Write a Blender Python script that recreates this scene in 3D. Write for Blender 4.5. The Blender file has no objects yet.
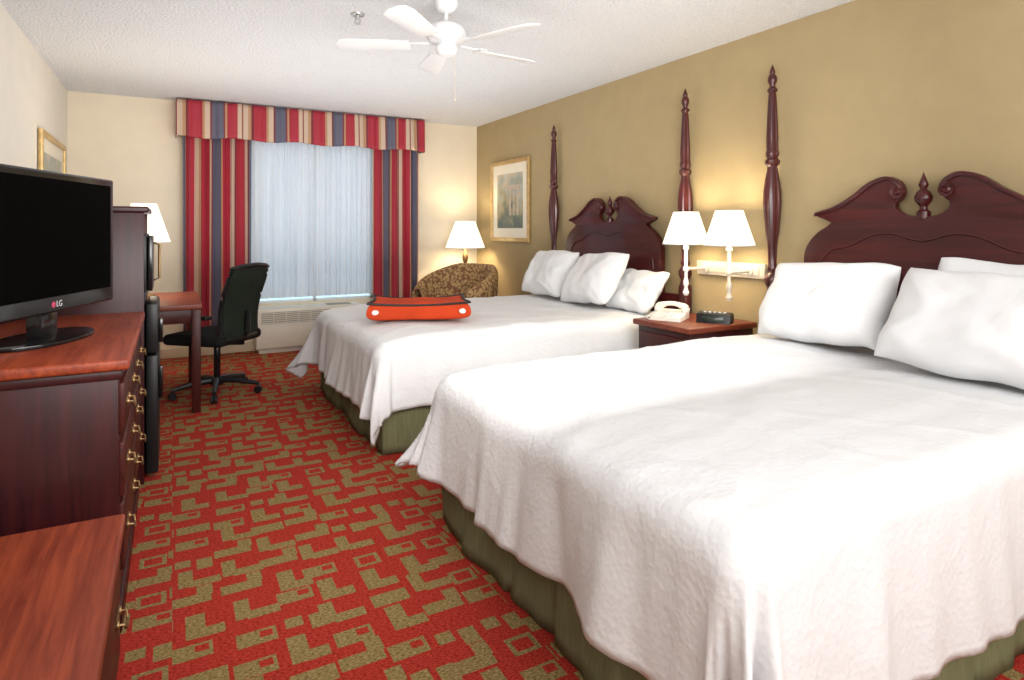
import bpy, bmesh, math, random
from math import sin, cos, pi, radians, hypot
from mathutils import Vector, Matrix, noise
random.seed(7)
scene = bpy.context.scene
COL = scene.collection

# ------------------------------------------------------------ materials
def new_mat(name):
    m = bpy.data.materials.new(name); m.use_nodes = True
    nt = m.node_tree
    return m, nt, nt.nodes, nt.links, nt.nodes['Principled BSDF']

def mat_plain(name, col, rough=0.5, metal=0.0, var=0.06, bump=0.0, bscale=200, spec=0.5, nscale=6, coat=0.0, sheen=0.0, bdist=.01):
    m, nt, N, L, P = new_mat(name)
    tc = N.new('ShaderNodeTexCoord')
    nz = N.new('ShaderNodeTexNoise'); nz.inputs['Scale'].default_value = nscale; nz.inputs['Detail'].default_value = 2
    L.new(tc.outputs['Object'], nz.inputs['Vector'])
    r = N.new('ShaderNodeValToRGB')
    r.color_ramp.elements[0].position = .3; r.color_ramp.elements[1].position = .7
    r.color_ramp.elements[0].color = tuple(max(0, c*(1-var)) for c in col)+(1,)
    r.color_ramp.elements[1].color = tuple(min(1, c*(1+var)) for c in col)+(1,)
    L.new(nz.outputs['Fac'], r.inputs['Fac']); L.new(r.outputs['Color'], P.inputs['Base Color'])
    P.inputs['Roughness'].default_value = rough; P.inputs['Metallic'].default_value = metal
    P.inputs['Specular IOR Level'].default_value = spec
    P.inputs['Coat Weight'].default_value = coat
    P.inputs['Sheen Weight'].default_value = sheen
    if bump > 0:
        n2 = N.new('ShaderNodeTexNoise'); n2.inputs['Scale'].default_value = bscale; n2.inputs['Detail'].default_value = 2
        L.new(tc.outputs['Object'], n2.inputs['Vector'])
        b = N.new('ShaderNodeBump'); b.inputs['Strength'].default_value = bump; b.inputs['Distance'].default_value = bdist
        L.new(n2.outputs['Fac'], b.inputs['Height']); L.new(b.outputs['Normal'], P.inputs['Normal'])
    return m

def mat_wood(name, dark, light, axis='Y', rough=0.25, scale=14, coat=0.15, spec=.5):
    m, nt, N, L, P = new_mat(name)
    tc = N.new('ShaderNodeTexCoord'); mp = N.new('ShaderNodeMapping')
    s = [1, 1, 1]; s['XYZ'.index(axis)] = .06
    mp.inputs['Scale'].default_value = s
    L.new(tc.outputs['Object'], mp.inputs['Vector'])
    nz = N.new('ShaderNodeTexNoise'); nz.inputs['Scale'].default_value = scale*3; nz.inputs['Detail'].default_value = 6
    nz.inputs['Roughness'].default_value = .65; nz.inputs['Distortion'].default_value = .4
    L.new(mp.outputs['Vector'], nz.inputs['Vector'])
    r = N.new('ShaderNodeValToRGB')
    r.color_ramp.elements[0].position = .35; r.color_ramp.elements[1].position = .68
    r.color_ramp.elements[0].color = dark+(1,); r.color_ramp.elements[1].color = light+(1,)
    L.new(nz.outputs['Fac'], r.inputs['Fac']); L.new(r.outputs['Color'], P.inputs['Base Color'])
    P.inputs['Roughness'].default_value = rough; P.inputs['Coat Weight'].default_value = coat
    P.inputs['Coat Roughness'].default_value = .15; P.inputs['Specular IOR Level'].default_value = spec
    return m

def mat_emit(name, col, strength, base=(.9,.88,.8)):
    m, nt, N, L, P = new_mat(name)
    P.inputs['Base Color'].default_value = base+(1,)
    P.inputs['Emission Color'].default_value = col+(1,)
    P.inputs['Emission Strength'].default_value = strength
    P.inputs['Roughness'].default_value = .8
    return m

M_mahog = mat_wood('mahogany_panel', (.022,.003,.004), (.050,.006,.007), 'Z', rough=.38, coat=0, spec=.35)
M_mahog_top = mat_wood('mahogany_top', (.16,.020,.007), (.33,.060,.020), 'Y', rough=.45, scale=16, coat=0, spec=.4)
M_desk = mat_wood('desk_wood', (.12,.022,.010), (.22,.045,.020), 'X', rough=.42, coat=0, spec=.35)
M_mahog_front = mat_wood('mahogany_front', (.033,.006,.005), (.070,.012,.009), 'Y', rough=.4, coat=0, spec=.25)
M_head = mat_wood('headboard_mahogany', (.034,.004,.005), (.078,.009,.009), 'Y', rough=.3, scale=8, coat=.12, spec=.4)
M_post = mat_wood('bedpost_mahogany', (.038,.005,.006), (.090,.011,.011), 'Z', rough=.28, scale=10, coat=.2)
M_black = mat_plain('black_plastic', (.009,.009,.010), .4, var=.1, spec=.35)
M_gloss = mat_plain('gloss_black', (.005,.005,.006), .15, var=.1)
M_screen = mat_plain('screen_black', (.0008,.0008,.0008), .6, var=.1, spec=.02)
M_grey = mat_plain('grey_print', (.6,.6,.62), .4)
M_bronze = mat_plain('antique_brass', (.30,.19,.09), .4, metal=.9)
M_chrome = mat_plain('chrome', (.5,.5,.5), .3, metal=1)
M_white = mat_plain('white_paint', (.80,.80,.78), .4, var=.02)
M_fanwhite = mat_plain('fan_white', (.78,.79,.80), .35, var=.01)
M_ptac = mat_plain('cream_metal', (.68,.65,.57), .5, var=.03)
M_ptacdark = mat_plain('grille_dark', (.30,.28,.23), .6)
M_beige = mat_plain('beige_plastic', (.62,.56,.46), .45, var=.02)
M_phone = mat_plain('phone_ivory', (.76,.73,.66), .4, var=.02)
M_gold = mat_plain('gold_frame', (.55,.38,.16), .35, metal=.5, var=.2, nscale=20)
M_matte = mat_plain('mat_board', (.78,.73,.6), .9, var=.02)
M_shade = mat_emit('lamp_shade_fabric', (1, .91, .74), 1.0)
M_bulb = mat_emit('bulb_glow', (1, .85, .6), 3)
M_mesh = mat_plain('chair_mesh_fabric', (.018,.026,.018), .85, var=.2, bump=.5, bscale=400, spec=.15)
M_seat = mat_plain('chair_seat_fabric', (.012,.013,.012), .9, var=.2, bump=.4, bscale=400, spec=.15)
M_orange = mat_plain('orange_fabric', (.54,.052,.012), .8, var=.12, bump=.3, bscale=300, spec=.2)
M_trimblack = mat_plain('black_piping', (.015,.010,.010), .6)
M_dot = mat_plain('white_patch', (.8,.78,.75), .7, var=.02)
M_display = mat_plain('clock_display', (.02,.03,.025), .15)

def mat_linen(name, col, wave=True, bs=.35):
    m, nt, N, L, P = new_mat(name)
    tc = N.new('ShaderNodeTexCoord')
    P.inputs['Base Color'].default_value = col+(1,)
    P.inputs['Roughness'].default_value = .85
    P.inputs['Specular IOR Level'].default_value = .2
    n1 = N.new('ShaderNodeTexNoise'); n1.inputs['Scale'].default_value = 7; n1.inputs['Detail'].default_value = 4; n1.inputs['Distortion'].default_value = .8
    n2 = N.new('ShaderNodeTexVoronoi'); n2.inputs['Scale'].default_value = 60
    L.new(tc.outputs['Object'], n1.inputs['Vector']); L.new(tc.outputs['Object'], n2.inputs['Vector'])
    ad = N.new('ShaderNodeMath'); ad.operation = 'MULTIPLY_ADD'; ad.inputs[1].default_value = .22 if wave else .02
    L.new(n2.outputs['Distance'], ad.inputs[0]); L.new(n1.outputs['Fac'], ad.inputs[2])
    b = N.new('ShaderNodeBump'); b.inputs['Strength'].default_value = bs; b.inputs['Distance'].default_value = .03
    L.new(ad.outputs[0], b.inputs['Height']); L.new(b.outputs['Normal'], P.inputs['Normal'])
    return m
M_duvet = mat_linen('white_coverlet', (.745,.75,.76), True, .20)
M_pillow = mat_linen('white_pillowcase', (.80,.81,.82), False, .2)
M_mattress = mat_linen('mattress_ticking', (.72,.72,.70), False)

def mat_skirt():
    m, nt, N, L, P = new_mat('olive_skirt_fabric')
    tc = N.new('ShaderNodeTexCoord'); w = N.new('ShaderNodeTexNoise'); mp = N.new('ShaderNodeMapping')
    mp.inputs['Scale'].default_value = (90, 90, 8)
    L.new(tc.outputs['Object'], mp.inputs['Vector']); L.new(mp.outputs['Vector'], w.inputs['Vector']); w.inputs['Scale'].default_value = 1
    r = N.new('ShaderNodeValToRGB'); r.color_ramp.elements[0].color = (.115,.12,.055,1); r.color_ramp.elements[1].color = (.21,.21,.115,1)
    L.new(w.outputs['Fac'], r.inputs['Fac']); L.new(r.outputs['Color'], P.inputs['Base Color'])
    P.inputs['Roughness'].default_value = .9; P.inputs['Specular IOR Level'].default_value = .2
    return m
M_skirt = mat_skirt()

def mat_stripe(name, period, stops):
    m, nt, N, L, P = new_mat(name)
    uv = N.new('ShaderNodeUVMap'); sx = N.new('ShaderNodeSeparateXYZ'); L.new(uv.outputs['UV'], sx.inputs[0])
    d = N.new('ShaderNodeMath'); d.operation = 'DIVIDE'; d.inputs[1].default_value = period; L.new(sx.outputs['X'], d.inputs[0])
    f = N.new('ShaderNodeMath'); f.operation = 'FRACT'; L.new(d.outputs[0], f.inputs[0])
    r = N.new('ShaderNodeValToRGB'); cr = r.color_ramp; cr.interpolation = 'CONSTANT'
    cr.elements[0].color = stops[0][1]
    cr.elements[1].position = stops[1][0]; cr.elements[1].color = stops[1][1]
    for p, c in stops[2:]:
        e = cr.elements.new(p); e.color = c
    L.new(f.outputs[0], r.inputs['Fac']); L.new(r.outputs['Color'], P.inputs['Base Color'])
    P.inputs['Roughness'].default_value = .6; P.inputs['Sheen Weight'].default_value = .1
    return m
red = (.36,.014,.035,1); navy = (.10,.10,.15,1); cream = (.55,.41,.31,1); gold = (.43,.24,.13,1); dr = (.19,.02,.03,1)
M_stripe = mat_stripe('striped_drapery', .46, [(0, red), (.22, gold), (.25, cream), (.29, dr), (.315, navy), (.54, dr), (.565, gold), (.59, red), (.80, cream), (.84, dr), (.86, cream), (.93, gold), (.97, dr)])
M_stripe2 = mat_stripe('striped_valance', .58, [(0, red), (.20, gold), (.24, cream), (.32, dr), (.345, navy), (.52, dr), (.545, gold), (.58, red), (.74, cream), (.81, dr), (.83, cream), (.91, gold), (.96, dr)])

def mat_sheer():
    m = bpy.data.materials.new('sheer_fabric'); m.use_nodes = True
    nt = m.node_tree; N = nt.nodes; L = nt.links; N.clear()
    o = N.new('ShaderNodeOutputMaterial'); d = N.new('ShaderNodeBsdfDiffuse'); t = N.new('ShaderNodeBsdfTranslucent'); mx = N.new('ShaderNodeMixShader')
    nz = N.new('ShaderNodeTexNoise'); tc = N.new('ShaderNodeTexCoord'); mp = N.new('ShaderNodeMapping'); mp.inputs['Scale'].default_value = (60, 60, 1.5)
    L.new(tc.outputs['Object'], mp.inputs[0]); L.new(mp.outputs[0], nz.inputs['Vector'])
    r = N.new('ShaderNodeValToRGB'); r.color_ramp.elements[0].color = (.68,.69,.71,1); r.color_ramp.elements[1].color = (.87,.87,.88,1)
    L.new(nz.outputs['Fac'], r.inputs['Fac']); L.new(r.outputs['Color'], d.inputs['Color'])
    t.inputs['Color'].default_value = (.88,.91,.95,1)
    mx.inputs[0].default_value = .32
    L.new(d.outputs[0], mx.inputs[1]); L.new(t.outputs[0], mx.inputs[2]); L.new(mx.outputs[0], o.inputs[0])
    return m
M_sheer = mat_sheer()

def mat_pattern():
    m, nt, N, L, P = new_mat('patterned_upholstery')
    tc = N.new('ShaderNodeTexCoord'); v = N.new('ShaderNodeTexVoronoi'); v.inputs['Scale'].default_value = 34
    n = N.new('ShaderNodeTexNoise'); n.inputs['Scale'].default_value = 18; n.inputs['Distortion'].default_value = 2
    L.new(tc.outputs['Object'], n.inputs['Vector']); L.new(tc.outputs['Object'], v.inputs['Vector'])
    a = N.new('ShaderNodeMath'); a.operation = 'MULTIPLY'; L.new(v.outputs['Distance'], a.inputs[0]); L.new(n.outputs['Fac'], a.inputs[1])
    r = N.new('ShaderNodeValToRGB'); r.color_ramp.interpolation = 'EASE'
    r.color_ramp.elements[0].color = (.50,.33,.14,1); r.color_ramp.elements[0].position = .12
    r.color_ramp.elements[1].color = (.20,.09,.04,1); r.color_ramp.elements[1].position = .36
    L.new(a.outputs[0], r.inputs['Fac']); L.new(r.outputs['Color'], P.inputs['Base Color']); P.inputs['Roughness'].default_value = .85
    return m
M_pattern = mat_pattern()

def mat_art(name, seed):
    m, nt, N, L, P = new_mat(name)
    tc = N.new('ShaderNodeTexCoord'); n = N.new('ShaderNodeTexNoise'); n.inputs['Scale'].default_value = 7; n.inputs['Detail'].default_value = 6
    n.noise_dimensions = '4D'; n.inputs['W'].default_value = seed
    L.new(tc.outputs['Object'], n.inputs['Vector'])
    sx = N.new('ShaderNodeSeparateXYZ'); L.new(tc.outputs['Object'], sx.inputs[0])
    a = N.new('ShaderNodeMath'); a.operation = 'MULTIPLY_ADD'; a.inputs[1].default_value = .9; L.new(sx.outputs['Z'], a.inputs[0])
    L.new(n.outputs['Fac'], a.inputs[2])
    r = N.new('ShaderNodeValToRGB'); cr = r.color_ramp
    cr.elements[0].position = .15; cr.elements[0].color = (.05,.08,.09,1)
    cr.elements[1].position = .9; cr.elements[1].color = (.45,.52,.55,1)
    for p, c in [(.35,(.12,.16,.12,1)), (.5,(.35,.30,.18,1)), (.62,(.30,.36,.34,1)), (.75,(.5,.42,.3,1))]:
        e = cr.elements.new(p); e.color = c
    L.new(a.outputs[0], r.inputs['Fac']); L.new(r.outputs['Color'], P.inputs['Base Color']); P.inputs['Roughness'].default_value = .4
    return m

# carpet
def mat_carpet():
    m, nt, N, L, P = new_mat('patterned_carpet')
    tc = N.new('ShaderNodeTexCoord'); sx = N.new('ShaderNodeSeparateXYZ')
    L.new(tc.outputs['Object'], sx.inputs[0])
    n = 7; cell = .140; T = cell*n; K = cell/.18
    def M(op, a, b=None, c=None):
        nd = N.new('ShaderNodeMath'); nd.operation = op
        for i, v in enumerate((a, b, c)):
            if v is None: continue
            if isinstance(v, (int, float)): nd.inputs[i].default_value = v
            else: L.new(v, nd.inputs[i])
        return nd.outputs[0]
    xs = M('ADD', sx.outputs['X'], T*20)
    X = M('WRAP', xs, T, 0)
    rowi = M('FLOOR', M('DIVIDE', xs, T))
    Y = M('WRAP', M('MULTIPLY_ADD', rowi, .37, M('ADD', sx.outputs['Y'], T*20)), T, 0)
    rnd = random.Random(12)
    rects = []; holes = []
    for i in range(n):
        for j in range(n):
            cx = (i+.5)*cell + rnd.uniform(-.02, .02); cy = (j+.5)*cell + rnd.uniform(-.02, .02)
            k = rnd.choice((0, 0, 1, 1, 2, 3, 4, 4, 5, 6, 6))
            def R(dx, dy, w, h): rects.append((cx+dx*K, cy+dy*K, w*K, h*K))
            def Hh(dx, dy, w, h): holes.append((cx+dx*K, cy+dy*K, w*K, h*K))
            if k == 0: R(0, 0, .084, .037); R(.06, .06, .032, .042)
            elif k == 1: R(0, 0, .036, .084); R(.06, -.055, .046, .032)
            elif k == 2: R(0, 0, .058, .052); Hh(0, 0, .038, .032)
            elif k == 3: R(-.038, 0, .034, .034); R(.055, -.03, .034, .05)
            elif k == 4: R(0, 0, .074, .046); Hh(.036, .012, .024, .020)
            elif k == 5: R(0, 0, .080, .045)
            else: R(-.035, .02, .030, .074); R(.045, -.035, .064, .030)
    def field(lst):
        acc = None
        for (cx, cy, w, h) in lst:
            for ox in (-T, 0, T):
                for oy in (-T, 0, T):
                    x = cx+ox; y = cy+oy
                    if x+w < 0 or x-w > T or y+h < 0 or y-h > T: continue
                    v = M('MULTIPLY', M('COMPARE', X, x, w), M('COMPARE', Y, y, h))
                    acc = v if acc is None else M('MAXIMUM', acc, v)
        return acc
    a = field(rects); b = field(holes)
    pat = M('MULTIPLY', a, M('SUBTRACT', 1, b))
    nz = N.new('ShaderNodeTexNoise'); nz.inputs['Scale'].default_value = 1; nz.inputs['Detail'].default_value = 1
    mp = N.new('ShaderNodeMapping'); mp.inputs['Scale'].default_value = (90, 260, 60)
    L.new(tc.outputs['Object'], mp.inputs[0]); L.new(mp.outputs[0], nz.inputs['Vector'])
    r1 = N.new('ShaderNodeValToRGB'); r1.color_ramp.elements[0].color = (.22,.013,.009,1); r1.color_ramp.elements[1].color = (.43,.043,.027,1)
    r2 = N.new('ShaderNodeValToRGB'); r2.color_ramp.elements[0].color = (.12,.082,.025,1); r2.color_ramp.elements[1].color = (.32,.23,.095,1)
    for r in (r1, r2): r.color_ramp.elements[0].position = .35; r.color_ramp.elements[1].position = .65
    L.new(nz.outputs['Fac'], r1.inputs[0]); L.new(nz.outputs['Fac'], r2.inputs[0])
    mx = N.new('ShaderNodeMix'); mx.data_type = 'RGBA'
    L.new(pat, mx.inputs[0]); L.new(r1.outputs[0], mx.inputs[6]); L.new(r2.outputs[0], mx.inputs[7])
    L.new(mx.outputs[2], P.inputs['Base Color']); P.inputs['Roughness'].default_value = .95; P.inputs['Specular IOR Level'].default_value = .1
    bp = N.new('ShaderNodeBump'); bp.inputs['Strength'].default_value = .4; bp.inputs['Distance'].default_value = .006
    L.new(nz.outputs['Fac'], bp.inputs['Height']); L.new(bp.outputs['Normal'], P.inputs['Normal'])
    return m
M_carpet = mat_carpet()
M_ceil = mat_plain('textured_ceiling', (.73,.74,.76), .9, var=.07, bump=1.0, bscale=60, spec=.1, nscale=70, bdist=.02)
M_wback = mat_plain('cream_wall', (.80,.71,.56), .85, var=.02, bump=.12, bscale=120, spec=.15)
M_wright = mat_plain('olive_gold_wall', (.40,.31,.17), .85, var=.03, bump=.12, bscale=120, spec=.15)
M_wleft = mat_plain('offwhite_wall', (.76,.72,.64), .85, var=.02, bump=.15, bscale=120, spec=.15)
M_base = mat_plain('baseboard_paint', (.55,.45,.32), .6)
M_glass = mat_plain('window_glass', (.9,.95,1), .02)
mm = M_glass.node_tree.nodes['Principled BSDF']; mm.inputs['Transmission Weight'].default_value = 1; mm.inputs['IOR'].default_value = 1.02

# ------------------------------------------------------------ builder
class B:
    def __init__(s): s.bm = bmesh.new()
    def merge(s, b, mat4=None):
        if mat4 is not None: bmesh.ops.transform(b, matrix=mat4, verts=b.verts)
        me = bpy.data.meshes.new('t'); b.to_mesh(me); b.free(); s.bm.from_mesh(me); bpy.data.meshes.remove(me)
        return s
    def box(s, c, size, bev=.004, rot=None, seg=2):
        b = bmesh.new(); bmesh.ops.create_cube(b, size=1)
        bmesh.ops.scale(b, vec=size, verts=b.verts)
        bev = min(bev, min(size)*.45)
        if bev > 0: bmesh.ops.bevel(b, geom=b.edges[:], offset=bev, segments=seg, profile=.5, affect='EDGES')
        m = Matrix.Translation(c)
        if rot is not None: m = m @ rot
        return s.merge(b, m)
    def bb(s, x0, x1, y0, y1, z0, z1, bev=.004, seg=2):
        return s.box(((x0+x1)/2, (y0+y1)/2, (z0+z1)/2), (x1-x0, y1-y0, z1-z0), bev, seg=seg)
    def lathe(s, prof, c=(0,0,0), seg=24, rot=None, flute=None):
        b = bmesh.new(); rings = []
        for (r, z) in prof:
            if r < 1e-5: rings.append([b.verts.new((0, 0, z))]); continue
            ring = []
            for i in range(seg):
                a = 2*pi*i/seg; rr = r
                if flute and flute[0] <= z <= flute[1]: rr = r*(1 - .12*(.5+.5*cos(a*flute[2])))
                ring.append(b.verts.new((rr*cos(a), rr*sin(a), z)))
            rings.append(ring)
        for A, Bq in zip(rings, rings[1:]):
            if len(A) == 1 and len(Bq) == 1: continue
            for i in range(seg):
                j = (i+1) % seg
                if len(A) == 1: b.faces.new((A[0], Bq[j], Bq[i]))
                elif len(Bq) == 1: b.faces.new((A[i], A[j], Bq[0]))
                else: b.faces.new((A[i], A[j], Bq[j], Bq[i]))
        bmesh.ops.recalc_face_normals(b, faces=b.faces)
        m = Matrix.Translation(c)
        if rot is not None: m = m @ rot
        return s.merge(b, m)
    def cyl(s, c, r, h, seg=20, rot=None, r2=None):
        r2 = r if r2 is None else r2
        return s.lathe([(0,-h/2),(r*.94,-h/2),(r,-h/2+min(.003,h*.1)),(r2,h/2-min(.003,h*.1)),(r2*.94,h/2),(0,h/2)], c, seg, rot)
    def tube(s, pts, r, seg=8, closed=False):
        b = bmesh.new(); pts = [Vector(p) for p in pts]; n = len(pts); rings = []
        up = Vector((0, 0, 1))
        for i, p in enumerate(pts):
            if closed: t = pts[(i+1) % n]-pts[i-1]
            else: t = pts[min(i+1, n-1)]-pts[max(i-1, 0)]
            t.normalize()
            u = up if abs(t.dot(up)) < .95 else Vector((1, 0, 0))
            sd = t.cross(u).normalized(); w = sd.cross(t)
            rr = r[i] if isinstance(r, (list, tuple)) else r
            rings.append([b.verts.new(p + sd*rr*cos(2*pi*k/seg) + w*rr*sin(2*pi*k/seg)) for k in range(seg)])
        rng = range(n) if closed else range(n-1)
        for i in rng:
            A = rings[i]; Q = rings[(i+1) % n]
            for k in range(seg):
                j = (k+1) % seg; b.faces.new((A[k], A[j], Q[j], Q[k]))
        if not closed:
            b.faces.new(rings[0]); b.faces.new(rings[-1])
        bmesh.ops.recalc_face_normals(b, faces=b.faces)
        return s.merge(b)
    def prism(s, pts, depth, fn, bev=0):
        b = bmesh.new()
        f = [b.verts.new(fn(a, q, -depth/2)) for a, q in pts]; g = [b.verts.new(fn(a, q, depth/2)) for a, q in pts]
        F1 = b.faces.new(f); F2 = b.faces.new(g[::-1]); n = len(pts)
        for i in range(n): j = (i+1) % n; b.faces.new((f[i], f[j], g[j], g[i]))
        bmesh.ops.recalc_face_normals(b, faces=b.faces)
        if bev:
            ed = list(set(F1.edges[:]+F2.edges[:]))
            bmesh.ops.bevel(b, geom=ed, offset=bev, segments=2, profile=.5, affect='EDGES')
        bmesh.ops.triangulate(b, faces=[f for f in b.faces if len(f.verts) > 4])
        return s.merge(b)
    def grid(s, nu, nv, fn, closed_u=False):
        b = bmesh.new(); V = [[b.verts.new(fn(i/(nu-1 if not closed_u else nu), j/(nv-1))) for j in range(nv)] for i in range(nu)]
        for i in range(nu if closed_u else nu-1):
            k = (i+1) % nu
            for j in range(nv-1): b.faces.new((V[i][j], V[k][j], V[k][j+1], V[i][j+1]))
        return s.merge(b)
    def done(s, name, mat, parent=None, loc=(0,0,0), rot=(0,0,0), label=None, angle=40, weld=False):
        if weld: bmesh.ops.remove_doubles(s.bm, verts=s.bm.verts, dist=1e-4)
        me = bpy.data.meshes.new(name); s.bm.to_mesh(me); s.bm.free()
        me.materials.append(mat)
        for p in me.polygons: p.use_smooth = True
        me.set_sharp_from_angle(angle=radians(angle))
        o = bpy.data.objects.new(name, me); COL.objects.link(o)
        o.location = loc; o.rotation_euler = rot
        if parent: o.parent = parent
        if label: o['label'] = label
        return o

def thing(name, loc, label, cat, rotz=0, group=None):
    e = bpy.data.objects.new(name, None); COL.objects.link(e); e.location = loc; e.rotation_euler = (0, 0, rotz)
    e.empty_display_size = .1
    e['label'] = label; e['category'] = cat
    if group: e['group'] = group
    return e
def tag(o, label, cat, group=None):
    o['label'] = label; o['category'] = cat
    if group: o['group'] = group
    return o
def struct(o): o['kind'] = 'structure'; return o
def RX(a): return Matrix.Rotation(a, 4, 'X')
def RY(a): return Matrix.Rotation(a, 4, 'Y')
def RZ(a): return Matrix.Rotation(a, 4, 'Z')

# ------------------------------------------------------------ room
XL, XR, YB, YF, H = -.83, 3.27, 6.84, -1.6, 2.5
struct(B().bb(XL-.1, XR+.1, YF-.1, YB+.1, -.1, 0, 0).done('floor', M_carpet))
struct(B().bb(XL-.1, XR+.1, YF-.1, YB+.1, H, H+.1, 0).done('ceiling', M_ceil))
struct(B().bb(XL-.1, XL, YF-.1, YB+.1, 0, H, 0).done('wall_left', M_wleft))
struct(B().bb(XR, XR+.1, YF-.1, YB+.1, 0, H, 0).done('wall_right', M_wright))
struct(B().bb(XL, XR, YF-.1, YF, 0, H, 0).done('wall_front', M_wback))
WX0, WX1, WZ0, WZ1 = .72, 1.98, .475, 2.2
w = B(); w.bb(XL, WX0, YB, YB+.1, 0, H, 0); w.bb(WX1, XR, YB, YB+.1, 0, H, 0); w.bb(WX0, WX1, YB, YB+.1, 0, WZ0, 0); w.bb(WX0, WX1, YB, YB+.1, WZ1, H, 0)
struct(w.done('wall_back', M_wback))
w = B(); f = .025
w.bb(WX0, WX1, YB+.03, YB+.08, WZ0, WZ0+f); w.bb(WX0, WX1, YB+.03, YB+.08, WZ1-f, WZ1)
w.bb(WX0, WX0+f, YB+.03, YB+.08, WZ0, WZ1); w.bb(WX1-f, WX1, YB+.03, YB+.08, WZ0, WZ1); w.bb(1.335, 1.365, YB+.03, YB+.08, WZ0, WZ1)
win = struct(w.done('window_1', M_white))
B().bb(WX0+f, WX1-f, YB+.05, YB+.055, WZ0+f, WZ1-f, 0).done('glass', M_glass, win)
struct(B().bb(XL, XR, YB-.015, YB, 0, .09, .003).done('baseboard_back', M_base))
struct(B().bb(XL, XL+.015, YF, YB-.015, 0, .09, .003).done('baseboard_left', M_base))
struct(B().bb(XR-.015, XR, YF, YB-.015, 0, .09, .003).done('baseboard_right', M_base))

# ------------------------------------------------------------ drapes
def cloth_panel(name, mat, x0, x1, y, z0, z1, folds, amp, seed, full=1.6, parent=None, tag_=None, nz=14, uoff=0):
    n = int(folds*16); bm = bmesh.new(); uvl = bm.loops.layers.uv.new('UVMap'); V = []
    L = x1-x0
    for i in range(n+1):
        t = i/n; row = []
        ph = 2*pi*folds*t + 1.3*noise.noise(Vector((t*6, seed, 0)))
        for j in range(nz+1):
            s = j/nz; z = z0+(z1-z0)*s
            a = amp*(.75+.25*(1-s))*(1+.4*noise.noise(Vector((t*9, seed, s*2))))
            px = x0 + L*t + .25*amp*sin(2*ph) + (1-s)*.008*sin(ph*.5+seed)
            row.append(bm.verts.new((px, y + a*sin(ph), z)))
        V.append(row)
    for i in range(n):
        for j in range(nz):
            fc = bm.faces.new((V[i][j], V[i+1][j], V[i+1][j+1], V[i][j+1]))
            for lp, (a, b) in zip(fc.loops, ((i, j), (i+1, j), (i+1, j+1), (i, j+1))):
                lp[uvl].uv = (a/n*L*full+uoff, b/nz)
    me = bpy.data.meshes.new(name); bm.to_mesh(me); bm.free(); me.materials.append(mat)
    for p in me.polygons: p.use_smooth = True
    o = bpy.data.objects.new(name, me); COL.objects.link(o)
    if name != 'sheer_curtain':
        sm = o.modifiers.new('thick', 'SOLIDIFY'); sm.thickness = .003
    if tag_: tag(o, *tag_)
    if parent: o.parent = parent
    return o
cloth_panel('drape', M_stripe, .09, .70, YB-.13, .22, 2.44, 7, .030, 1.0, 1.45, tag_=('floor-length striped drape in red, navy and cream beside the sheers', 'curtain', 'striped window drapes'), uoff=.23)
cloth_panel('drape', M_stripe, 1.94, 2.47, YB-.13, .22, 2.44, 6, .030, 4.0, 1.45, tag_=('striped red, navy and cream drape beside the armchair', 'curtain', 'striped window drapes'), uoff=.42)
cloth_panel('sheer_curtain', M_sheer, .64, 1.325, YB-.055, .535, 2.42, 12, .020, 7.0, tag_=('white sheer curtain panel covering the window', 'curtain', 'white sheers'))
cloth_panel('sheer_curtain', M_sheer, 1.34, 2.0, YB-.055, .535, 2.42, 12, .020, 9.0, tag_=('white sheer curtain panel covering the window', 'curtain', 'white sheers'))
def valance():
    bm = bmesh.new(); uvl = bm.loops.layers.uv.new('UVMap')
    path = []; x0, x1 = .03, 2.52; y0, y1 = YB-.005, YB-.20
    for i in range(6): path.append((x0, y0+(y1-y0)*i/6, 0))
    N_ = 220
    for i in range(N_+1):
        t = i/N_; path.append((x0+(x1-x0)*t, y1 + .008*sin(2*pi*t*17) + .004*sin(2*pi*t*39), 1))
    for i in range(1, 7): path.append((x1, y1+(y0-y1)*i/6, 0))
    s = 0; V = []; prev = None; S = []
    for p in path:
        if prev: s += hypot(p[0]-prev[0], (p[1]-prev[1])*(0.3 if p[2] else 1))
        prev = p; S.append(s)
        row = []
        for j in range(9):
            q = j/8; z = 2.13+(2.485-2.13)*q
            bulge = (1-q)*(.012*sin(s*19)) if p[2] else 0
            row.append(bm.verts.new((p[0], p[1]-(.012*(1-q) if p[2] else 0)+bulge, z+(.010*sin(s*11)*(1-q)))))
        V.append(row)
    for i in range(len(V)-1):
        for j in range(8):
            fc = bm.faces.new((V[i][j], V[i+1][j], V[i+1][j+1], V[i][j+1]))
            for lp, (a, b) in zip(fc.loops, ((i, j), (i+1, j), (i+1, j+1), (i, j+1))): lp[uvl].uv = (S[a]+.30, b/8)
    me = bpy.data.meshes.new('valance'); bm.to_mesh(me); bm.free(); me.materials.append(M_stripe2)
    for p in me.polygons: p.use_smooth = True
    o = bpy.data.objects.new('valance', me); COL.objects.link(o)
    sm = o.modifiers.new('thick', 'SOLIDIFY'); sm.thickness = .006
    tag(o, 'striped red, navy and cream box valance above the window', 'valance')
valance()

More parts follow.
